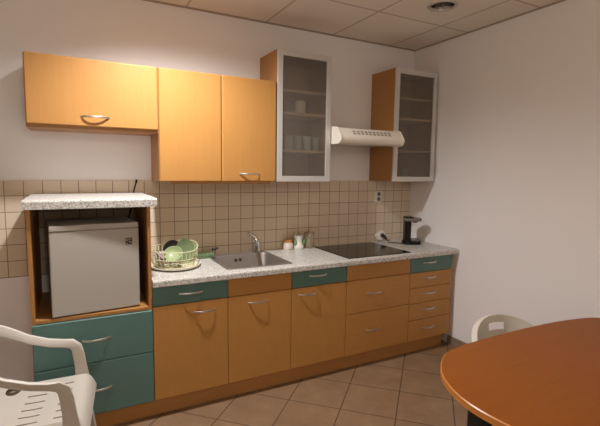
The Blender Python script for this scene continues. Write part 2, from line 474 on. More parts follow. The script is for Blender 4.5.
# --- plinth and worktop
bm = bmesh.new(); box(bm, LX, -.085, -.5465, -.5315, .0006, .1155)
tag(link('plinth', bm, M['plinth'], bevel=.001), 'long beech plinth board under all the base cabinets', 'plinth')
SX0, SX1, SY0, SY1 = -1.985, -1.515, -.54, -.045     # sink outer rim
bm = bmesh.new(); zt, zb = .84, .8005
def edge_prism(x0, x1, y1):
    prism(bm, [(-.622, zb+.004), (-.618, zb), (y1, zb), (y1, zt), (-.612, zt), (-.619, zt-.003), (-.622, zt-.010)], x0, x1, 'x')
edge_prism(S[0]+.0005, -.0015, SY0+.012)
box(bm, S[0]+.0005, SX0+.012, SY0+.012, -.001, zb, zt); box(bm, SX1-.012, -.0015, SY0+.012, -.001, zb, zt)
box(bm, SX0+.012, SX1-.012, SY1-.012, -.001, zb, zt)
tag(link('worktop', bm, M['granite']), 'long grey speckled worktop with the sink and hob let into it', 'worktop')

# --- sink
sk = thing('sink', 'square stainless steel sink bowl let into the speckled worktop', 'sink', ((SX0+SX1)/2, (SY0+SY1)/2, .84))
ax, ay = (SX1-SX0)/2, (SY1-SY0)/2
def L(x0, x1, y0, y1, r, z): return [(p[0], p[1], z) for p in rrect(x0, x1, y0, y1, r, 6)]
bm = bmesh.new()
ix0, ix1, iy0, iy1 = -ax+.022, ax-.022, -ay+.025, ay-.062
loft(bm, [L(-ax, ax, -ay, ay, .02, .0008), L(-ax+.003, ax-.003, -ay+.003, ay-.003, .02, .004), L(ix0-.004, ix1+.004, iy0-.004, iy1+.004, .05, .004)])
link('rim', bm, M['sink'], sk, smooth=True)
bm = bmesh.new()
loft(bm, [L(ix0-.004, ix1+.004, iy0-.004, iy1+.004, .05, .004), L(ix0, ix1, iy0, iy1, .05, -.002), L(ix0+.006, ix1-.006, iy0+.006, iy1-.006, .05, -.12), L(ix0+.03, ix1-.03, iy0+.03, iy1-.03, .05, -.15)], cap1=True)
link('basin', bm, M['sink'], sk, smooth=True)
bm = bmesh.new(); lathe(bm, [(.045, 0), (.043, .003), (.03, .003), (.028, .001)], 24, (0, .0, -.1495)); link('drain', bm, M['chrome'], sk, smooth=True)
for dx in (-.03, .005):
    bm = bmesh.new(); tube(bm, [(dx, iy1-.006, -.035), (dx, iy1+.003, -.035)], .011, 14); link('overflow_hole', bm, M['dark'], sk)
# mixer tap at the right of the rear deck
tp = thing('mixer_tap', 'chrome single lever mixer tap at the rear of the sink', 'tap', (-1.600, -.080, .844))
bm = bmesh.new(); lathe(bm, [(.030, .0003), (.030, .006), (.024, .010), (.022, .06), (.025, .068), (.025, .095), (.018, .104)], 20); link('body', bm, M['chrome'], tp, smooth=True)
bm = bmesh.new(); tube(bm, [(-.006, -.012, .052), (-.032, -.05, .085), (-.062, -.10, .115), (-.075, -.125, .118), (-.078, -.132, .104)], [.013, .0125, .012, .0125, .0125], 12); link('spout', bm, M['chrome'], tp, smooth=True)
bm = bmesh.new(); tube(bm, [(0, 0, .1), (-.008, .004, .118), (-.05, .010, .150), (-.07, .012, .158)], [.015, .013, .008, .007], 10); link('lever', bm, M['chrome'], tp, smooth=True)
# little fitting on the left rear corner of the sink
kb = thing('drain_knob', 'small chrome knob with a dark cap at the sink rim by the green tray', 'knob', (-1.938, -.085, .844))
bm = bmesh.new(); lathe(bm, [(.017, .0003), (.017, .004), (.010, .007), (.009, .042)], 16); link('stem', bm, M['chrome'], kb, smooth=True)
bm = bmesh.new(); lathe(bm, [(.012, .042), (.017, .046), (.017, .054), (.012, .060)], 16); tube(bm, [(0, 0, .054), (.03, -.004, .058)], [.008, .006], 8); link('cap', bm, M['blackm'], kb, smooth=True)

# --- hob
hb = thing('ceramic_hob', 'black glass ceramic hob set flush in the speckled worktop', 'hob', (-.782, -.315, .84))
bm = bmesh.new(); prism(bm, rrect(-.295, .295, -.255, .255, .008, 3), .0012, .0052)
link('glass_top', bm, M['hob'], hb, bevel=.0012)
bm = bmesh.new(); prism(bm, rrect(-.298, .298, -.258, .258, .008, 3), .0003, .0012); link('frame', bm, M['hobedge'], hb)
for (cx, cy, rr) in ((-.15, -.11, .09), (.14, -.12, .072), (-.15, .13, .072), (.14, .11, .09)):
    bm = bmesh.new()
    for r0 in (rr, rr*.6):
        n = 40; A = [bm.verts.new((cx+(r0+.0008)*math.cos(2*PI*k/n), cy+(r0+.0008)*math.sin(2*PI*k/n), .0054)) for k in range(n)]
        B = [bm.verts.new((cx+(r0-.0008)*math.cos(2*PI*k/n), cy+(r0-.0008)*math.sin(2*PI*k/n), .0054)) for k in range(n)]
        for k in range(n): bm.faces.new((A[k], A[(k+1) % n], B[(k+1) % n], B[k]))
    link('cooking_zone', bm, M['hobring'], hb)

# ------------------------------------------------------------------ wall cabinets
YD = -.3167
ZW0, ZW1, ZG1, ZA0 = 1.3927, 2.0952, 2.3214, 1.7102
def wall_carcass(t, w, z0, z1, shelves=(), yb=YW-.0008, yf=YD+.019, m=None):
    bm = bmesh.new(); k = .017
    box(bm, -w, -w+k, yf, yb, z0, z1); box(bm, w-k, w, yf, yb, z0, z1)
    box(bm, -w+k, w-k, yf, yb, z0, z0+k); box(bm, -w+k, w-k, yf, yb, z1-k, z1)
    box(bm, -w+k, w-k, yb-.005, yb, z0+k, z1-k)
    link('carcass', bm, m or M['carcass'], t)
    for z in shelves:
        boxo('shelf', (-w+k+.0005, w-k-.0005, yf+.015, yb-.0055, z-.018, z), M['inner'], t)
A0, A1, B1, B2 = -3.0482, -2.3501, -1.9478, -1.5485
t = thing('wall_cabinet', 'low wide beech wall cabinet with one lift-up flap, above the fridge housing', 'cabinet', ((A0+A1)/2, 0, ZA0))
w = (A1-A0)/2-.0008
wall_carcass(t, w, -.014, ZW1-ZA0-.004)
d = front('flap_door', t, -w, w, 0, ZW1-ZA0, M['beech'], YD, YD+.018, bevel=.0085); bow_handle('handle', d, -.004, .057, .15, YD, rise=.030)
t = thing('wall_cabinet', 'tall two door beech wall cabinet above the sink', 'cabinet', ((A1+B2)/2, 0, ZW0))
w = (B2-A1)/2-.0008; mid = B1-(A1+B2)/2
wall_carcass(t, w, .004, ZW1-ZW0-.004, (.35,))
front('door', t, -w, mid, 0, ZW1-ZW0, M['beech'], YD, YD+.018, bevel=.0085)
d = front('door', t, mid, w, 0, ZW1-ZW0, M['beech'], YD, YD+.018, bevel=.0085); bow_handle('handle', d, .198, .055, .15, YD, rise=.030)
boxo('light_rail', (-w+.08, w-.03, YD+.03, YD+.045, -.016, .0035), M['edge'], t)

def glass_cabinet(x0, x1, label, shelves):
    t = thing('glass_cabinet', label, 'cabinet', ((x0+x1)/2, 0, ZW0), 0, 'frosted glass wall cabinets')
    w = (x1-x0)/2-.0008; h = ZG1-ZW0
    wall_carcass(t, w, .002, h-.002, [z-ZW0 for z in shelves])
    bm = bmesh.new(); b = .042; g = .001; y0, y1 = YD, YD+.018
    O = [(-w+g, g), (w-g, g), (w-g, h-g), (-w+g, h-g)]; I = [(-w+b, b), (w-b, b), (w-b, h-b), (-w+b, h-b)]
    V = {}
    for nm, pts in (('O', O), ('I', I)):
        for yy in (y0, y1): V[nm, yy] = [bm.verts.new((p[0], yy, p[1])) for p in pts]
    for k in range(4):
        j = (k+1) % 4
        bm.faces.new((V['O', y0][k], V['O', y0][j], V['I', y0][j], V['I', y0][k]))
        bm.faces.new((V['O', y1][k], V['O', y1][j], V['I', y1][j], V['I', y1][k]))
        bm.faces.new((V['O', y0][k], V['O', y0][j], V['O', y1][j], V['O', y1][k]))
        bm.faces.new((V['I', y0][k], V['I', y0][j], V['I', y1][j], V['I', y1][k]))
    d = link('door', bm, M['alu'], t, bevel=.002)
    boxo('glass_pane', (-w+b-.004, w-b+.004, YD+.0085, YD+.0125, b-.004, h-b+.004), M['frost'], d)
    return t
G0, G1, H0, H1 = -1.5435, -1.0965, -.4821, -.0205
glass_cabinet(G0, G1, 'aluminium framed frosted glass wall cabinet left of the hood, full of crockery', (1.628, 1.896, 2.057))
glass_cabinet(H0, H1, 'aluminium framed frosted glass wall cabinet in the corner by the right wall', (1.659, 1.928, 2.097))

# crockery behind the frosted doors
def tumbler(loc, label, group, r=.034, h=.10, m='tumbler', cat='glass', name='drinking_glass'):
    bm = bmesh.new(); lathe(bm, [(r*.8, .0004), (r, h), (r-.003, h), (r*.8-.003, .006)], 20, cap1=True)
    o = link(name, bm, M[m], smooth=True, loc=loc); return tag(o, label, cat, group)
def mug(loc, label, group=None, rz=0, r=.042, h=.095):
    t = thing('mug', label, 'mug', loc, rz, group)
    bm = bmesh.new(); lathe(bm, [(r*.85, .0004), (r, .01), (r, h), (r-.004, h), (r-.004, .012)], 24, cap1=True); link('cup', bm, M['ceramic'], t, smooth=True)
    bm = bmesh.new(); tube(bm, [(r-.003, 0, h*.8), (r+.022, 0, h*.78), (r+.03, 0, h*.5), (r+.02, 0, h*.25), (r-.003, 0, h*.2)], .005, 8); link('handle', bm, M['ceramic'], t, smooth=True)
    return t
mug((-1.30, -.20, 1.896), 'white mug on the middle shelf of the left glass cabinet', rz=1.0)
ords = ['first', 'second', 'third', 'fourth', 'fifth']
for k in range(5):
    tumbler((-1.475+.078*k, -.20-.012*(k % 2), 1.628), f'pale glass on the lower shelf of the left glass cabinet, {ords[k]} from the left', 'glasses in the left glass cabinet', .033, .105, 'tumbler' if k != 0 else 'ceramic')
for k in range(2):
    tumbler((-.35+.12*k, -.17, ZW0+.0195), f'glass on the floor of the corner glass cabinet, the {"left" if k == 0 else "right"} of two', 'glasses in the corner cabinet', .036, .095)

# --- hood
hd = thing('range_hood', 'white slimline cooker hood between the two glass cabinets', 'hood', (-.7925, 0, 1.681))
hw = .303
prof = [(.004, .014), (-.30, .014), (-.30, .0), (-.408, .0), (-.432, .008), (-.444, .024), (-.447, .040), (-.442, .054), (-.402, .108), (-.385, .118), (-.20, .124), (.004, .126)]
bm = bmesh.new(); prism(bm, prof, -hw+.014, hw-.014, 'x'); link('body', bm, M['hood'], hd, bevel=.0015)
prof2 = [(-.319, -.005), (-.410, -.005), (-.437, .004), (-.450, .022), (-.4535, .041), (-.448, .058), (-.407, .113), (-.388, .123), (-.319, .128)]
for s in (-1, 1):
    bm = bmesh.new(); prism(bm, prof2, s*hw-(0 if s > 0 else -.0005), s*(hw-.0138), 'x'); link('end_cap', bm, M['hood'], hd, bevel=.004, seg=3)
# raised vent slots along the sloping upper front
bm = bmesh.new()
def on_slope(q, d): return (-.442+q*.040-d*.803, .054+q*.054+d*.596)
for k in range(10):
    x = -.175+.037*k
    for q0, q1 in ((.30, .50), (.60, .80)):
        prism(bm, [on_slope(q0, -.001), on_slope(q1, -.001), on_slope(q1, .0012), on_slope(q0, .0012)], x, x+.026, 'x')
link('vent_slots', bm, mat('vent_grey', (.36, .32, .26), .5), hd)
boxo('filter_panel', (-hw+.02, hw-.02, -.298, -.02, .004, .0115), M['steel'], hd)
bm = bmesh.new(); tube(bm, [(.3031, -.424, .045), (.3055, -.424, .045)], .009, 12); link('switch', bm, M['smoke'], hd)
boxo('control_strip', (.02, .20, -.4495, -.4465, .034, .041), M['hood'], hd)

# ------------------------------------------------------------------ mini fridge (turned a little in its niche)
fr = thing('mini_fridge', 'white compact fridge standing askew in the housing niche', 'fridge', (-2.749, -.3515, .6865), R(4.5))
fw_, fd0, fd1, fh = .2195, -.222, .15, .487
boxo('cabinet', (-fw_, fw_, fd0+.045, fd1, .012, fh), M['white'], fr, bevel=.008, seg=3)
d = boxo('door', (-fw_, fw_, fd0, fd0+.040, .006, fh-.030), M['white'], fr, bevel=.006, seg=3)
boxo('top_trim', (-fw_, fw_, fd0-.004, fd0+.040, fh-.0285, fh+.002), M['white'], d, bevel=.006, seg=3)
boxo('gasket', (-fw_+.008, fw_-.008, fd0+.040, fd0+.045, .016, fh-.012), M['gasket'], fr)
bx = boxo('sticker', (.148, .184, fd0-.0012, fd0-.0002, .365, .402), M['sticker'], d)
bm = bmesh.new()
for (a, b, c, e) in ((.152, .158, .384, .398), (.163, .180, .392, .396), (.166, .172, .377, .385), (.176, .181, .371, .381), (.153, .161, .369, .374)):
    box(bm, a, b, fd0-.0018, fd0-.0012, c, e)
link('sticker_print', bm, M['stickmark'], bx)
bm = bmesh.new()
for (a, b, c, e) in ((.112, .138, .381, .3835), (.118, .142, .374, .3762)): box(bm, a, b, fd0-.0008, fd0-.0002, c, e)
link('brand_lettering', bm, mat('grey_print', (.35, .33, .30), .5), d)
for x in (-.18, .18):
    for y in (-.15, .11):
        bm = bmesh.new(); lathe(bm, [(.016, .0004), (.014, .0118)], 12, (x, y, 0)); link('foot', bm, M['black'], fr)
# fridge cord up the tiles behind the housing
bm = bmesh.new()
tube(bm, [(-2.60, -.03, .80), (-2.55, -.018, 1.0), (-2.49, -.012, 1.2), (-2.475, -.0075, 1.30), (-2.463, -.0075, 1.345), (-2.452, -.0075, 1.385)], .0042, 8)
tube(bm, [(-2.453, -.008, 1.376), (-2.449, -.008, 1.40)], [.0075, .006], 8)
tag(link('power_cord', bm, M['black'], smooth=True), 'black cord sticking up behind the speckled top of the fridge housing', 'cord')

# ------------------------------------------------------------------ sockets and coffee maker
so = thing('wall_socket', 'white double wall socket on the tiles under the corner cabinet', 'socket', (-.381, 0, 1.249))
boxo('cover_plate', (-.044, .044, -.012, -.0006, -.05, .05), M['ceramic'], so, bevel=.004, seg=3)
for z in (.022, -.022):
    bm = bmesh.new(); tube(bm, [(0, -.0145, z), (0, -.0122, z)], .0185, 20); rec = link('socket_face', bm, M['smoke'], so)
    bm = bmesh.new()
    for dx in (-.008, .008): tube(bm, [(dx, -.0156, z), (dx, -.0146, z)], .003, 8)
    link('pin_hole', bm, M['dark'], rec)
ad = thing('plug_adapter', 'white plastic socket box tilted against the tiles behind the hob', 'socket', (-.375, -.045, .8415))
bm = bmesh.new(); prism(bm, [(p[0], p[1]) for p in rrect(-.040, .040, -.034, .034, .014, 4)], -.028, .028, 'y')
o = link('housing', bm, M['ceramic'], ad, bevel=.004); o.rotation_euler = (R(-12), R(-28), 0); o.location = (0, 0, .0535)
bm = bmesh.new(); tube(bm, [(0, -.029, 0), (0, -.031, 0)], .022, 20); s_ = link('socket_face', bm, M['rubber'], o)
cm = thing('coffee_maker', 'black filter coffee maker without its jug at the end of the worktop', 'coffee maker', (-.200, -.255, .8405), math.atan2(-.47, .88))
bm = bmesh.new(); prism(bm, rrect(-.078, .082, -.06, .06, .045, 6), .0003, .030); link('base', bm, M['black'], cm, bevel=.004)
bm = bmesh.new(); lathe(bm, [(.050, .0303), (.052, .040), (.046, .046)], 24, (.028, 0, 0)); link('hotplate', bm, M['smoke'], cm, smooth=True)
bm = bmesh.new(); prism(bm, rrect(-.064, -.010, -.052, .052, .02, 5), .0303, .205); link('water_tank', bm, M['black'], cm, bevel=.003)
bm = bmesh.new(); prism(bm, rrect(-.070, .082, -.056, .056, .035, 6), .2055, .232); link('filter_head', bm, M['smoke'], cm, bevel=.006)
bm = bmesh.new(); prism(bm, rrect(-.070, .01, -.055, .055, .03, 6), .2325, .242); link('lid', bm, M['black'], cm, bevel=.003)
bm = bmesh.new(); lathe(bm, [(.018, .19), (.030, .2052)], 20, (.032, 0, 0)); link('drip_outlet', bm, M['smoke'], cm, smooth=True)
# its cord and plug
cd = thing('power_cord', 'black plug and cord running from the white socket box to the coffee maker', 'cord', (-.375, -.08, .845))
bm = bmesh.new(); tube(bm, [(.0, .0, .056), (.0, -.028, .045), (.002, -.05, .03)], [.017, .016, .008], 12); link('plug', bm, M['black'], cd, smooth=True)
bm = bmesh.new(); tube(bm, [(.002, -.048, .031), (.006, -.08, .004), (.04, -.10, .003), (.08, -.12, .0005), (.112, -.155, .0005)], .0034, 8); link('cable', bm, M['black'], cd, smooth=True)
pw = thing('white_cord', 'short white cord curling from the socket box onto the hob', 'cord', (-.41, -.10, .845))
bm = bmesh.new(); tube(bm, [(.02, .03, .02), (.03, -.01, .006), (.07, -.06, .004), (.12, -.05, .0006), (.15, 0, .0006)], .003, 8); link('cable', bm, M['ceramic'], pw, smooth=True)

# ------------------------------------------------------------------ jars by the hob
j = thing('small_jar', 'small round jar with an orange-brown lid on the worktop', 'jar', (-1.318, -.055, .84))
bm = bmesh.new(); lathe(bm, [(.036, .0004), (.040, .008), (.040, .045), (.032, .056), (.032, .06)], 24); link('body', bm, M['paper'], j, smooth=True)
bm = bmesh.new(); lathe(bm, [(.035, .0605), (.035, .074), (.031, .077)], 24); link('lid', bm, M['orange'], j, smooth=True)
j = thing('storage_jar', 'white waisted jar with green patches, holding cutlery, between two jars', 'jar', (-1.225, -.055, .84))
bm = bmesh.new(); lathe(bm, [(.042, .0004), (.046, .010), (.044, .028), (.033, .045), (.031, .07), (.038, .092), (.044, .112), (.040, .112), (.028, .07), (.028, .03)], 24); link('body', bm, M['ceramic'], j, smooth=True)
for a in (PI*1.05, -.10):
    bm = bmesh.new(); tube(bm, [(.043*math.cos(a), .043*math.sin(a)-.012, .035), (.040*math.cos(a), .040*math.sin(a)-.016, .058), (.040*math.cos(a), .04*math.sin(a)-.012, .085)], [.006, .013, .006], 10); link('leaf_patch', bm, M['label'], j, smooth=True)
for k, (dx, dy, h, m) in enumerate(((-.022, .005, .145, 'steel'), (.012, .012, .150, 'steel'), (.0, -.014, .138, 'steel'))):
    nm, lab = (('spoon', 'small spoon leaning left in the white waisted jar'), ('fork', 'tallest utensil leaning right in the white waisted jar'), ('spoon', 'front spoon upright in the white waisted jar'))[k]
    bm = bmesh.new(); tube(bm, [(dx*.3, dy*.3, .0725), (dx, dy, .125), (dx*1.3, dy*1.2, h)], [.0025, .003, .008], 8)
    tag(link(nm, bm, M[m], smooth=True, loc=(-1.225, -.055, .84)), lab, 'cutlery')
j = thing('tall_jar', 'tall clear glass jar beside the hob', 'jar', (-1.122, -.048, .84))
bm = bmesh.new(); lathe(bm, [(.044, .0004), (.047, .006), (.047, .118), (.043, .126), (.040, .124), (.043, .116), (.043, .008)], 28, cap1=True); link('body', bm, M['glass'], j, smooth=True)
bm = bmesh.new(); lathe(bm, [(.044, .1265), (.044, .131), (.012, .134), (.010, .142), (.014, .148)], 24); link('lid', bm, M['glass'], j, smooth=True)

# ------------------------------------------------------------------ dish rack with washing up
DX, DY, DZ = -2.262, -.262, .84
tr = thing('drip_tray', 'oval cream drip tray on the worktop beside the fridge housing', 'tray', (DX, DY, DZ))
def oval(rx, ry, z, n=48): return [(rx*math.cos(2*PI*k/n), ry*math.sin(2*PI*k/n), z) for k in range(n)]
bm = bmesh.new(); loft(bm, [oval(.135, .165, .0006), oval(.165, .20, .010), oval(.172, .208, .022), oval(.168, .203, .022), oval(.155, .19, .011), oval(.13, .16, .006)], True, True)
link('tray', bm, M['cream'], tr, smooth=True)
dr = thing('dish_rack', 'pale yellow wire dish rack standing in the oval tray', 'dish rack', (DX, DY, DZ+.0115))
bm = bmesh.new(); n = 34
def ov(rx, ry, a, z): return (rx*math.cos(a), ry*math.sin(a), z)
tube(bm, [ov(.152, .185, 2*PI*k/48, .105+.03*max(0, math.cos(2*PI*k/48-.5))**2) for k in range(48)], .0032, 6, closed=True)
tube(bm, [ov(.150, .182, 2*PI*k/48, .055) for k in range(48)], .0022, 6, closed=True)
tube(bm, [ov(.128, .157, 2*PI*k/48, .004) for k in range(48)], .0026, 6, closed=True)
for k in range(n):
    a = 2*PI*k/n; zt_ = .105+.03*max(0, math.cos(a-.5))**2
    tube(bm, [ov(.128, .157, a, .004), ov(.150, .182, a, .055), ov(.152, .185, a, zt_)], .0019, 5)
for k in range(-4, 5):
    y = .034*k; xx = .126*math.sqrt(max(0, 1-(y/.157)**2))
    tube(bm, [(-xx, y, .005), (-xx*.4, y, .012), (0, y, .03), (xx*.4, y, .012), (xx, y, .005)], .0019, 5)
link('basket', bm, M['wire'], dr)
def disc_plate(bm, r, d=.016): lathe(bm, [(r*.6, 0), (r*.66, .001), (r, d), (r-.001, d+.003), (r*.64, .005)], 32)
def lean(name, label, cat, m, r, loc, rot, d=.016):
    bm = bmesh.new(); disc_plate(bm, r, d); o = link(name, bm, M[m], smooth=True, loc=loc); o.rotation_euler = rot; return tag(o, label, cat)
lean('plate', 'dull green plate standing upright at the far end of the dish rack', 'plate', 'greend', .078, (DX+.075, DY+.03, DZ+.090), (R(78), 0, R(25)))
lean('plate', 'dark grey plate standing behind the pale green bowl in the dish rack', 'plate', 'dark', .070, (DX+.0, DY+.06, DZ+.090), (R(80), 0, R(15)))
bm = bmesh.new(); lathe(bm, [(.022, 0), (.028, .001), (.050, .014), (.060, .030), (.057, .030), (.048, .015), (.023, .004)], 32)
o = link('bowl', bm, M['lime'], smooth=True, loc=(DX-.012, DY-.062, DZ+.075)); o.rotation_euler = (R(38), R(-22), 0); tag(o, 'pale green bowl tipped on its side in the dish rack', 'bowl')
bm = bmesh.new(); bmesh.ops.create_icosphere(bm, subdivisions=4, radius=1)
for v in bm.verts:
    c = v.co; a = 1+.22*math.sin(c.x*7+c.z*3)*math.sin(c.y*6+1)+.14*math.sin(c.z*11+c.x*9)
    v.co = Vector((c.x*.030*a, c.y*.066*a, c.z*.046*a))
tag(link('dishcloth', bm, M['cloth'], smooth=True, loc=(DX-.094, DY-.050, DZ+.068)), 'crumpled grey dishcloth at the housing end of the dish rack', 'cloth')
bm = bmesh.new(); loft(bm, [L(-.07, .07, -.05, .05, .02, .0006), L(-.085, .085, -.062, .062, .025, .026), L(-.082, .082, -.059, .059, .025, .026), L(-.067, .067, -.047, .047, .02, .004)], True, True)
tag(link('green_tray', bm, M['green'], smooth=True, loc=(-2.03, -.085, .84)), 'small shallow green tray between the dish rack and the sink', 'tray')

# ------------------------------------------------------------------ conference table
TZ = .74
ctrl = [(-1.40, -1.866), (-1.25, -1.856), (-1.05, -1.852), (-.80, -1.860), (-.62, -1.880), (-.48, -1.915), (-.39, -1.985), (-.345, -2.09), (-.33, -2.25),
        (-.345, -2.41), (-.39, -2.515), (-.48, -2.585), (-.62, -2.62), (-.80, -2.64), (-1.05, -2.648), (-1.25, -2.644), (-1.40, -2.634), (-1.50, -2.612),
        (-1.58, -2.562), (-1.655, -2.487), (-1.706, -2.395), (-1.728, -2.30), (-1.730, -2.20), (-1.706, -2.105), (-1.655, -2.013), (-1.58, -1.938), (-1.50, -1.888)]
def catmull(P, n=5):
    out = []; N = len(P)
    for i in range(N):
        p0, p1, p2, p3 = (Vector(P[(i+k-1) % N]) for k in range(4))
        for s in range(n):
            t = s/n; out.append(.5*((2*p1)+(p2-p0)*t+(2*p0-5*p1+4*p2-p3)*t*t+(3*p1-p0-3*p2+p3)*t**3))
    return out
ol = catmull(ctrl); TC = Vector((-1.04, -2.25))
tb = thing('conference_table', 'cherry brown oval ended table on black legs', 'table', (TC.x, TC.y, 0))
def inset(pts, d):
    return [p-TC-((p-TC).normalized()*d) for p in pts]
o0, o1 = inset(ol, 0), inset(ol, .004)
bm = bmesh.new()
loft(bm, [[(p.x, p.y, TZ-.0245) for p in o1], [(p.x, p.y, TZ-.0002) for p in o1]], True, True)
link('tabletop', bm, M['table'], tb)
bm = bmesh.new()
loft(bm, [[(p.x, p.y, TZ-.026) for p in o1], [(p.x, p.y, TZ-.024) for p in o0], [(p.x, p.y, TZ-.003) for p in o0], [(p.x, p.y, TZ) for p in o1]])
link('edge_band', bm, M['table_edge'], tb, smooth=True)
bm = bmesh.new(); box(bm, -.45, .45, -.18, -.15, TZ-.085, TZ-.0265); box(bm, -.45, .45, .15, .18, TZ-.085, TZ-.0265)
link('underframe', bm, M['blackm'], tb)
for sx in (-1, 1):
    for sy in (-1, 1):
        bm = bmesh.new(); prism(bm, rrect(sx*.485-.034, sx*.485+.034, sy*.165-.034, sy*.165+.034, .012, 4), .012, TZ-.0268)
        lg = link('leg', bm, M['blackm'], tb, smooth=False)
        bm = bmesh.new(); lathe(bm, [(.03, .0004), (.03, .012)], 16, (sx*.485, sy*.165, 0)); link('foot', bm, M['black'], lg)

# ------------------------------------------------------------------ white monobloc armchair (left)
def interp(vals, t):
    t = max(0, min(1, t))*(len(vals)-1); i = min(int(t), len(vals)-2); f = t-i
    return vals[i]*(1-f)+vals[i+1]*f
def strap(bm, path, hw, th, closed=False):
    """strap: path of (point, width dir, thickness dir) with half sizes"""
    rings = []
    for i, (p, wd, td) in enumerate(path):
        p, wd, td = Vector(p), Vector(wd).normalized(), Vector(td).normalized()
        a = hw[i] if isinstance(hw, (list, tuple)) else hw; b = th[i] if isinstance(th, (list, tuple)) else th
        n = 12; ring = []
        for k in range(n):
            c, s = math.cos(2*PI*k/n), math.sin(2*PI*k/n)
            e = .55
            ring.append(bm.verts.new(p+wd*a*math.copysign(abs(c)**e, c)+td*b*math.copysign(abs(s)**e, s)))
        rings.append(ring)
    for A, B in zip(rings, rings[1:]):
        for k in range(12): bm.faces.new((A[k], A[(k+1) % 12], B[(k+1) % 12], B[k])).smooth = True
    bm.faces.new(rings[0][::-1]); bm.faces.new(rings[-1])
ac = thing('plastic_armchair', 'white plastic garden armchair in front of the teal drawers', 'chair', (-3.009, -.945, 0), R(-6))
# local frame: +x to the front, y across
def seat_z(x, y): return .425+.012*(x/.2)*0+.010*(x+.2)/.4-.012*(1-(y/.22)**2)*max(0, 1-abs(x)/.25)
bm = bmesh.new()
xs = [-.215, -.19, -.175, -.165, -.155, -.145, -.135, -.125, -.115, -.105, -.095, -.085, -.073, -.05, -.03, -.013, .0, .03, .06, .088, .11, .135, .15, .17, .188, .203, .214, .222, .226]
rows = [-.170+.062*k for k in range(6)]
ys = sorted(set([-.235, -.225, -.21, -.195] + [round(r_+d_, 4) for r_ in rows for d_ in (-.0045, .0045, .031)] + [.17, .187, .20, .21, .225, .235]))
ys = [y for i, y in enumerate(ys)]
def rolled(x, y):
    z = seat_z(x, y)
    if x > .17: z -= .065*((x-.17)/.056)**2.6
    if abs(y) > .205: z -= .045*((abs(y)-.205)/.03)**2
    return z
HX, HY = (-.155, -.085), (.1085, .21)
V = {(i, jj): bm.verts.new((x, y, rolled(x, y))) for i, x in enumerate(xs) for jj, y in enumerate(ys)}
def slot(xc, y0, y1):
    narrow = abs(y1-y0) < .0095
    return narrow and (-.05 < xc < .03 or .088 < xc < .135)
for i in range(len(xs)-1):
    for jj in range(len(ys)-1):
        xc, yc = (xs[i]+xs[i+1])/2, (ys[jj]+ys[jj+1])/2
        if slot(xc, ys[jj], ys[jj+1]): continue
        if HX[0] < xc < HX[1] and HY[0] < yc < HY[1]: continue
        bm.faces.new((V[i, jj], V[i+1, jj], V[i+1, jj+1], V[i, jj+1]))
# oval drain opening at the back: bridge the square gap in the grid to an ellipse
I_ = [i for i, x in enumerate(xs) if HX[0]-1e-6 <= x <= HX[1]+1e-6]; J_ = [j for j, y in enumerate(ys) if HY[0]-1e-6 <= y <= HY[1]+1e-6]
lp = [V[i, J_[0]] for i in I_] + [V[I_[-1], j] for j in J_[1:]] + [V[i, J_[-1]] for i in I_[::-1][1:]] + [V[I_[0], j] for j in J_[::-1][1:-1]]
hcx, hcy = (xs[I_[0]]+xs[I_[-1]])/2, (ys[J_[0]]+ys[J_[-1]])/2
el = []
for v in lp:
    a = math.atan2((v.co.y-hcy)/(HY[1]-HY[0]), (v.co.x-hcx)/(HX[1]-HX[0])); ex, ey = hcx+.0325*math.cos(a), hcy+.048*math.sin(a)
    el.append(bm.verts.new((ex, ey, rolled(ex, ey))))
for k in range(len(lp)): bm.faces.new((lp[k], lp[(k+1) % len(lp)], el[(k+1) % len(lp)], el[k]))
bmesh.ops.delete(bm, geom=[v for v in bm.verts if not v.link_faces], context='VERTS')
o = link('seat', bm, M['plastic_dim'], ac, smooth=True)
sm = o.modifiers.new('thick', 'SOLIDIFY'); sm.thickness = .004; sm.offset = 0; es = o.modifiers.new('es', 'EDGE_SPLIT'); es.split_angle = R(40)
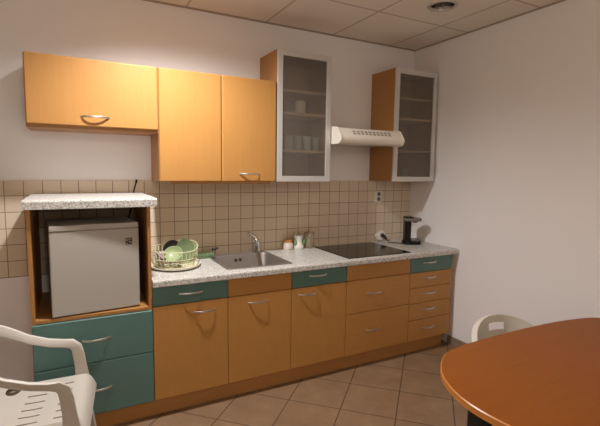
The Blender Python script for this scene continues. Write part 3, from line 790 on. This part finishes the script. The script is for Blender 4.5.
for s in (-1, 1):
    # side skirt
    bm = bmesh.new(); strap(bm, [((-.21, s*.232, .385), (0, 0, 1), (0, 1, 0)), ((0, s*.234, .383), (0, 0, 1), (0, 1, 0)), ((.19, s*.233, .375), (0, 0, 1), (0, 1, 0))], .024, .004); link('side_rail', bm, M['plastic_dim'], ac, smooth=True)
    # armrest: post and curved arm rising to the back
    Y = s*.228
    path = [((.165, Y, .40), (1, 0, 0), (0, 1, 0)), ((.158, Y, .47), (1, 0, 0), (0, 1, 0)), ((.150, Y, .535), (1, 0, .15), (0, 1, 0)), ((.142, Y, .572), (.75, 0, .5), (0, 1, .1)),
            ((.120, Y, .594), (.3, .2, .9), (0, 1, 0)), ((.085, Y, .600), (0, .5, 1), (0, 1, -.5)), ((.02, Y, .612), (0, .5, 1), (0, 1, -.5)), ((-.06, Y, .640), (0, .5, 1), (0, 1, -.5)),
            ((-.14, Y, .684), (0, .4, 1), (0, 1, -.4)), ((-.22, Y*.98, .718), (0, .2, 1), (0, 1, 0)), ((-.31, Y*.94, .742), (0, .1, 1), (0, 1, 0))]
    if s < 0: path = [(p, (wd[0], -wd[1], wd[2]), (td[0], td[1], -td[2])) for p, wd, td in path]
    bm = bmesh.new(); strap(bm, path, [.034, .028, .027, .027, .024, .022, .022, .024, .027, .032, .040], [.007]*3+[.009, .011]+[.010]*4+[.008, .006]); link('armrest', bm, M['plastic_dim'], ac, smooth=True)
    # legs
    for nm, top, bot in (('leg', (.188, s*.215, .39), (.235, s*.245, 0)), ('leg', (-.19, s*.205, .40), (-.31, s*.235, 0))):
        bm = bmesh.new(); tx, ty, tz = top; bx_, by_, _ = bot
        dx = math.copysign(1, bx_)
        def Lsec(cx, cy, a, z):
            q = .005
            return [(cx, cy, z), (cx-dx*a, cy, z), (cx-dx*a, cy-s*q, z), (cx-dx*q, cy-s*q, z), (cx-dx*q, cy-s*a, z), (cx, cy-s*a, z)]
        loft(bm, [Lsec(bx_, by_, .034, .0006), Lsec((tx+bx_)/2, (ty+by_)/2, .05, tz/2), Lsec(tx, ty, .066, tz)], True, True)
        link(nm, bm, M['plastic_dim'], ac)
# backrest: curved shell with slots
bm = bmesh.new(); nu, nv = 36, 14; VV = {}
for i in range(nu+1):
    for k in range(nv+1):
        u = -1+2*i/nu; v = k/nv
        y = u*(.205+.03*v); z = .425+v*(.43-.06*u*u)
        x = -.213-.10*v-.03*v*v+.05*u*u*(.3+.7*v)
        VV[i, k] = bm.verts.new((x, y, z))
for i in range(nu):
    for k in range(nv):
        if i % 4 == 2 and 2 <= k <= 10 and 3 < i < nu-4: continue
        bm.faces.new((VV[i, k], VV[i+1, k], VV[i+1, k+1], VV[i, k+1]))
o = link('backrest', bm, M['plastic_dim'], ac, smooth=True); sm = o.modifiers.new('thick', 'SOLIDIFY'); sm.thickness = .007; sm.offset = 0; es = o.modifiers.new('es', 'EDGE_SPLIT'); es.split_angle = R(40)

# ------------------------------------------------------------------ white tub chair behind the table
TCX, TCY, TROT = -.863, -1.827, -.239
tc = thing('plastic_tub_chair', 'cream plastic chair with a hand hole, behind the far side of the table', 'chair', (TCX, TCY, 0), TROT)
# local: faces -y, back at +y
RIM, HB = .265, .70
bm = bmesh.new(); nu, nv = 72, 22; VV = {}
def rimh(a):     # a: -1..1 around the U from arm to arm
    return .705-.2025*abs(a)**1.908
def shell(a, v):
    th = a*1.7855; r = .195+.042*v**.8
    x = r*math.sin(th); y = r*math.cos(th)*1.0
    z = .41+(rimh(a)-.41)*v
    return (x, y, z)
for i in range(nu+1):
    for k in range(nv+1):
        VV[i, k] = bm.verts.new(shell(-1+2*i/nu, k/nv))
for i in range(nu):
    for k in range(nv):
        a = -1+2*(i+.5)/nu; v = (k+.5)/nv
        if -.14 < a < .10 and .71 < v < .88: continue
        if .05 < a < .30 and .58 < v < .63 and (i % 3 == 1): continue
        bm.faces.new((VV[i, k], VV[i+1, k], VV[i+1, k+1], VV[i, k+1]))
o = link('backrest', bm, M['plastic'], tc, smooth=True); sm = o.modifiers.new('thick', 'SOLIDIFY'); sm.thickness = .006; sm.offset = 0; es = o.modifiers.new('es', 'EDGE_SPLIT'); es.split_angle = R(40)
bm = bmesh.new()
pts = []; 
for i in range(nu+1):
    a = -1+2*i/nu; p = Vector(shell(a, 1)); o_ = Vector((p.x, p.y, 0)).normalized()
    pts.append((p+o_*.010+Vector((0, 0, -.006)), o_+Vector((0, 0, -.35)), Vector((0, 0, 1))+o_*.35))
strap(bm, pts, .016, .006); link('rim', bm, M['plastic'], tc, smooth=True)
bm = bmesh.new(); lathe(bm, [(.05, .415), (.18, .415), (.194, .410), (.194, .392), (.18, .402)], 40); link('seat', bm, M['plastic'], tc, smooth=True)
for sx, sy in ((-1, -1), (1, -1), (-1, 1), (1, 1)):
    bm = bmesh.new(); tube(bm, [(sx*.19, sy*.19, .0008), (sx*.125, sy*.125, .40)], [.018, .026], 12); link('leg', bm, M['plastic'], tc, smooth=True)

# ------------------------------------------------------------------ ceiling lights
def downlight(x, y, lit, label):
    t = thing('downlight', label, 'ceiling light', (x, y, H), 0, 'round downlights in the ceiling')
    bm = bmesh.new(); lathe(bm, [(LR+.018, -.0006), (LR+.016, -.006), (LR-.002, -.007), (LR-.004, -.0006), (LR-.006, .01)], 40, cap0=False, cap1=False); link('trim_ring', bm, M['alu'], t, smooth=True)
    bm = bmesh.new(); lathe(bm, [(LR-.0055, .002), (LR-.02, .05), (.035, .085), (.033, .10)], 40, cap0=False, cap1=True); link('reflector', bm, mat('lamp_reflector', (.35, .32, .28), .25, metal=1), t, smooth=True)
    bm = bmesh.new(); 
    for k in range(4):
        a = PI/4*k
        c, s = math.cos(a), math.sin(a); r = .072; q = .0012
        pts = [(r*c-q*s, r*s+q*c), (-r*c-q*s, -r*s+q*c), (-r*c+q*s, -r*s-q*c), (r*c+q*s, r*s-q*c)]
        prism(bm, pts, .006+.0002*k, .022+.0002*k)
    if not lit: link('louvre', bm, M['smoke'], t)
    else: bm.free()
    bm = bmesh.new(); lathe(bm, [(.006, .028), (.022, .034), (.028, .05), (.02, .084)], 20); link('bulb', bm, M['lamp_on'] if lit else M['smoke'], t, smooth=True)
    if lit:
        ld = bpy.data.lights.new('downlight_lamp', 'SPOT'); ld.energy = KEY_W*4; ld.color = KEY_COL; ld.shadow_soft_size = .05
        ld.spot_size = R(154); ld.spot_blend = 1.0
        lo = bpy.data.objects.new('downlight_lamp', ld); COL.objects.link(lo); lo.parent = t; lo.location = (0, 0, -.045); lo.rotation_euler = (0, R(-5), 0)
    return t
downlight(-.6, -.9, 0, 'unlit round downlight with a dark louvre in the ceiling')
downlight(-2.4, -.9, 1, 'lit round downlight above the tall beech wall cabinet')
# globe pendant body around the added fill lamp, out of view behind the camera
pd = thing('fill_pendant', 'added fill light shaped as an opal globe pendant, unseen behind the camera', 'fill lamp', (FILL_GLOBE[0], FILL_GLOBE[1], H))
bm = bmesh.new(); lathe(bm, [(.05, -.0006), (.05, -.02), (.02, -.03)], 24); link('canopy', bm, M['alu'], pd, smooth=True)
bm = bmesh.new(); tube(bm, [(0, 0, -.03), (0, 0, FILL_GLOBE[2]-H+.13)], .006, 8); link('stem', bm, M['alu'], pd, smooth=True)
bm = bmesh.new(); bmesh.ops.create_uvsphere(bm, u_segments=32, v_segments=18, radius=.14)
for v in bm.verts: v.co.z += FILL_GLOBE[2]-H
link('globe', bm, M['lamp_on'], pd, smooth=True)
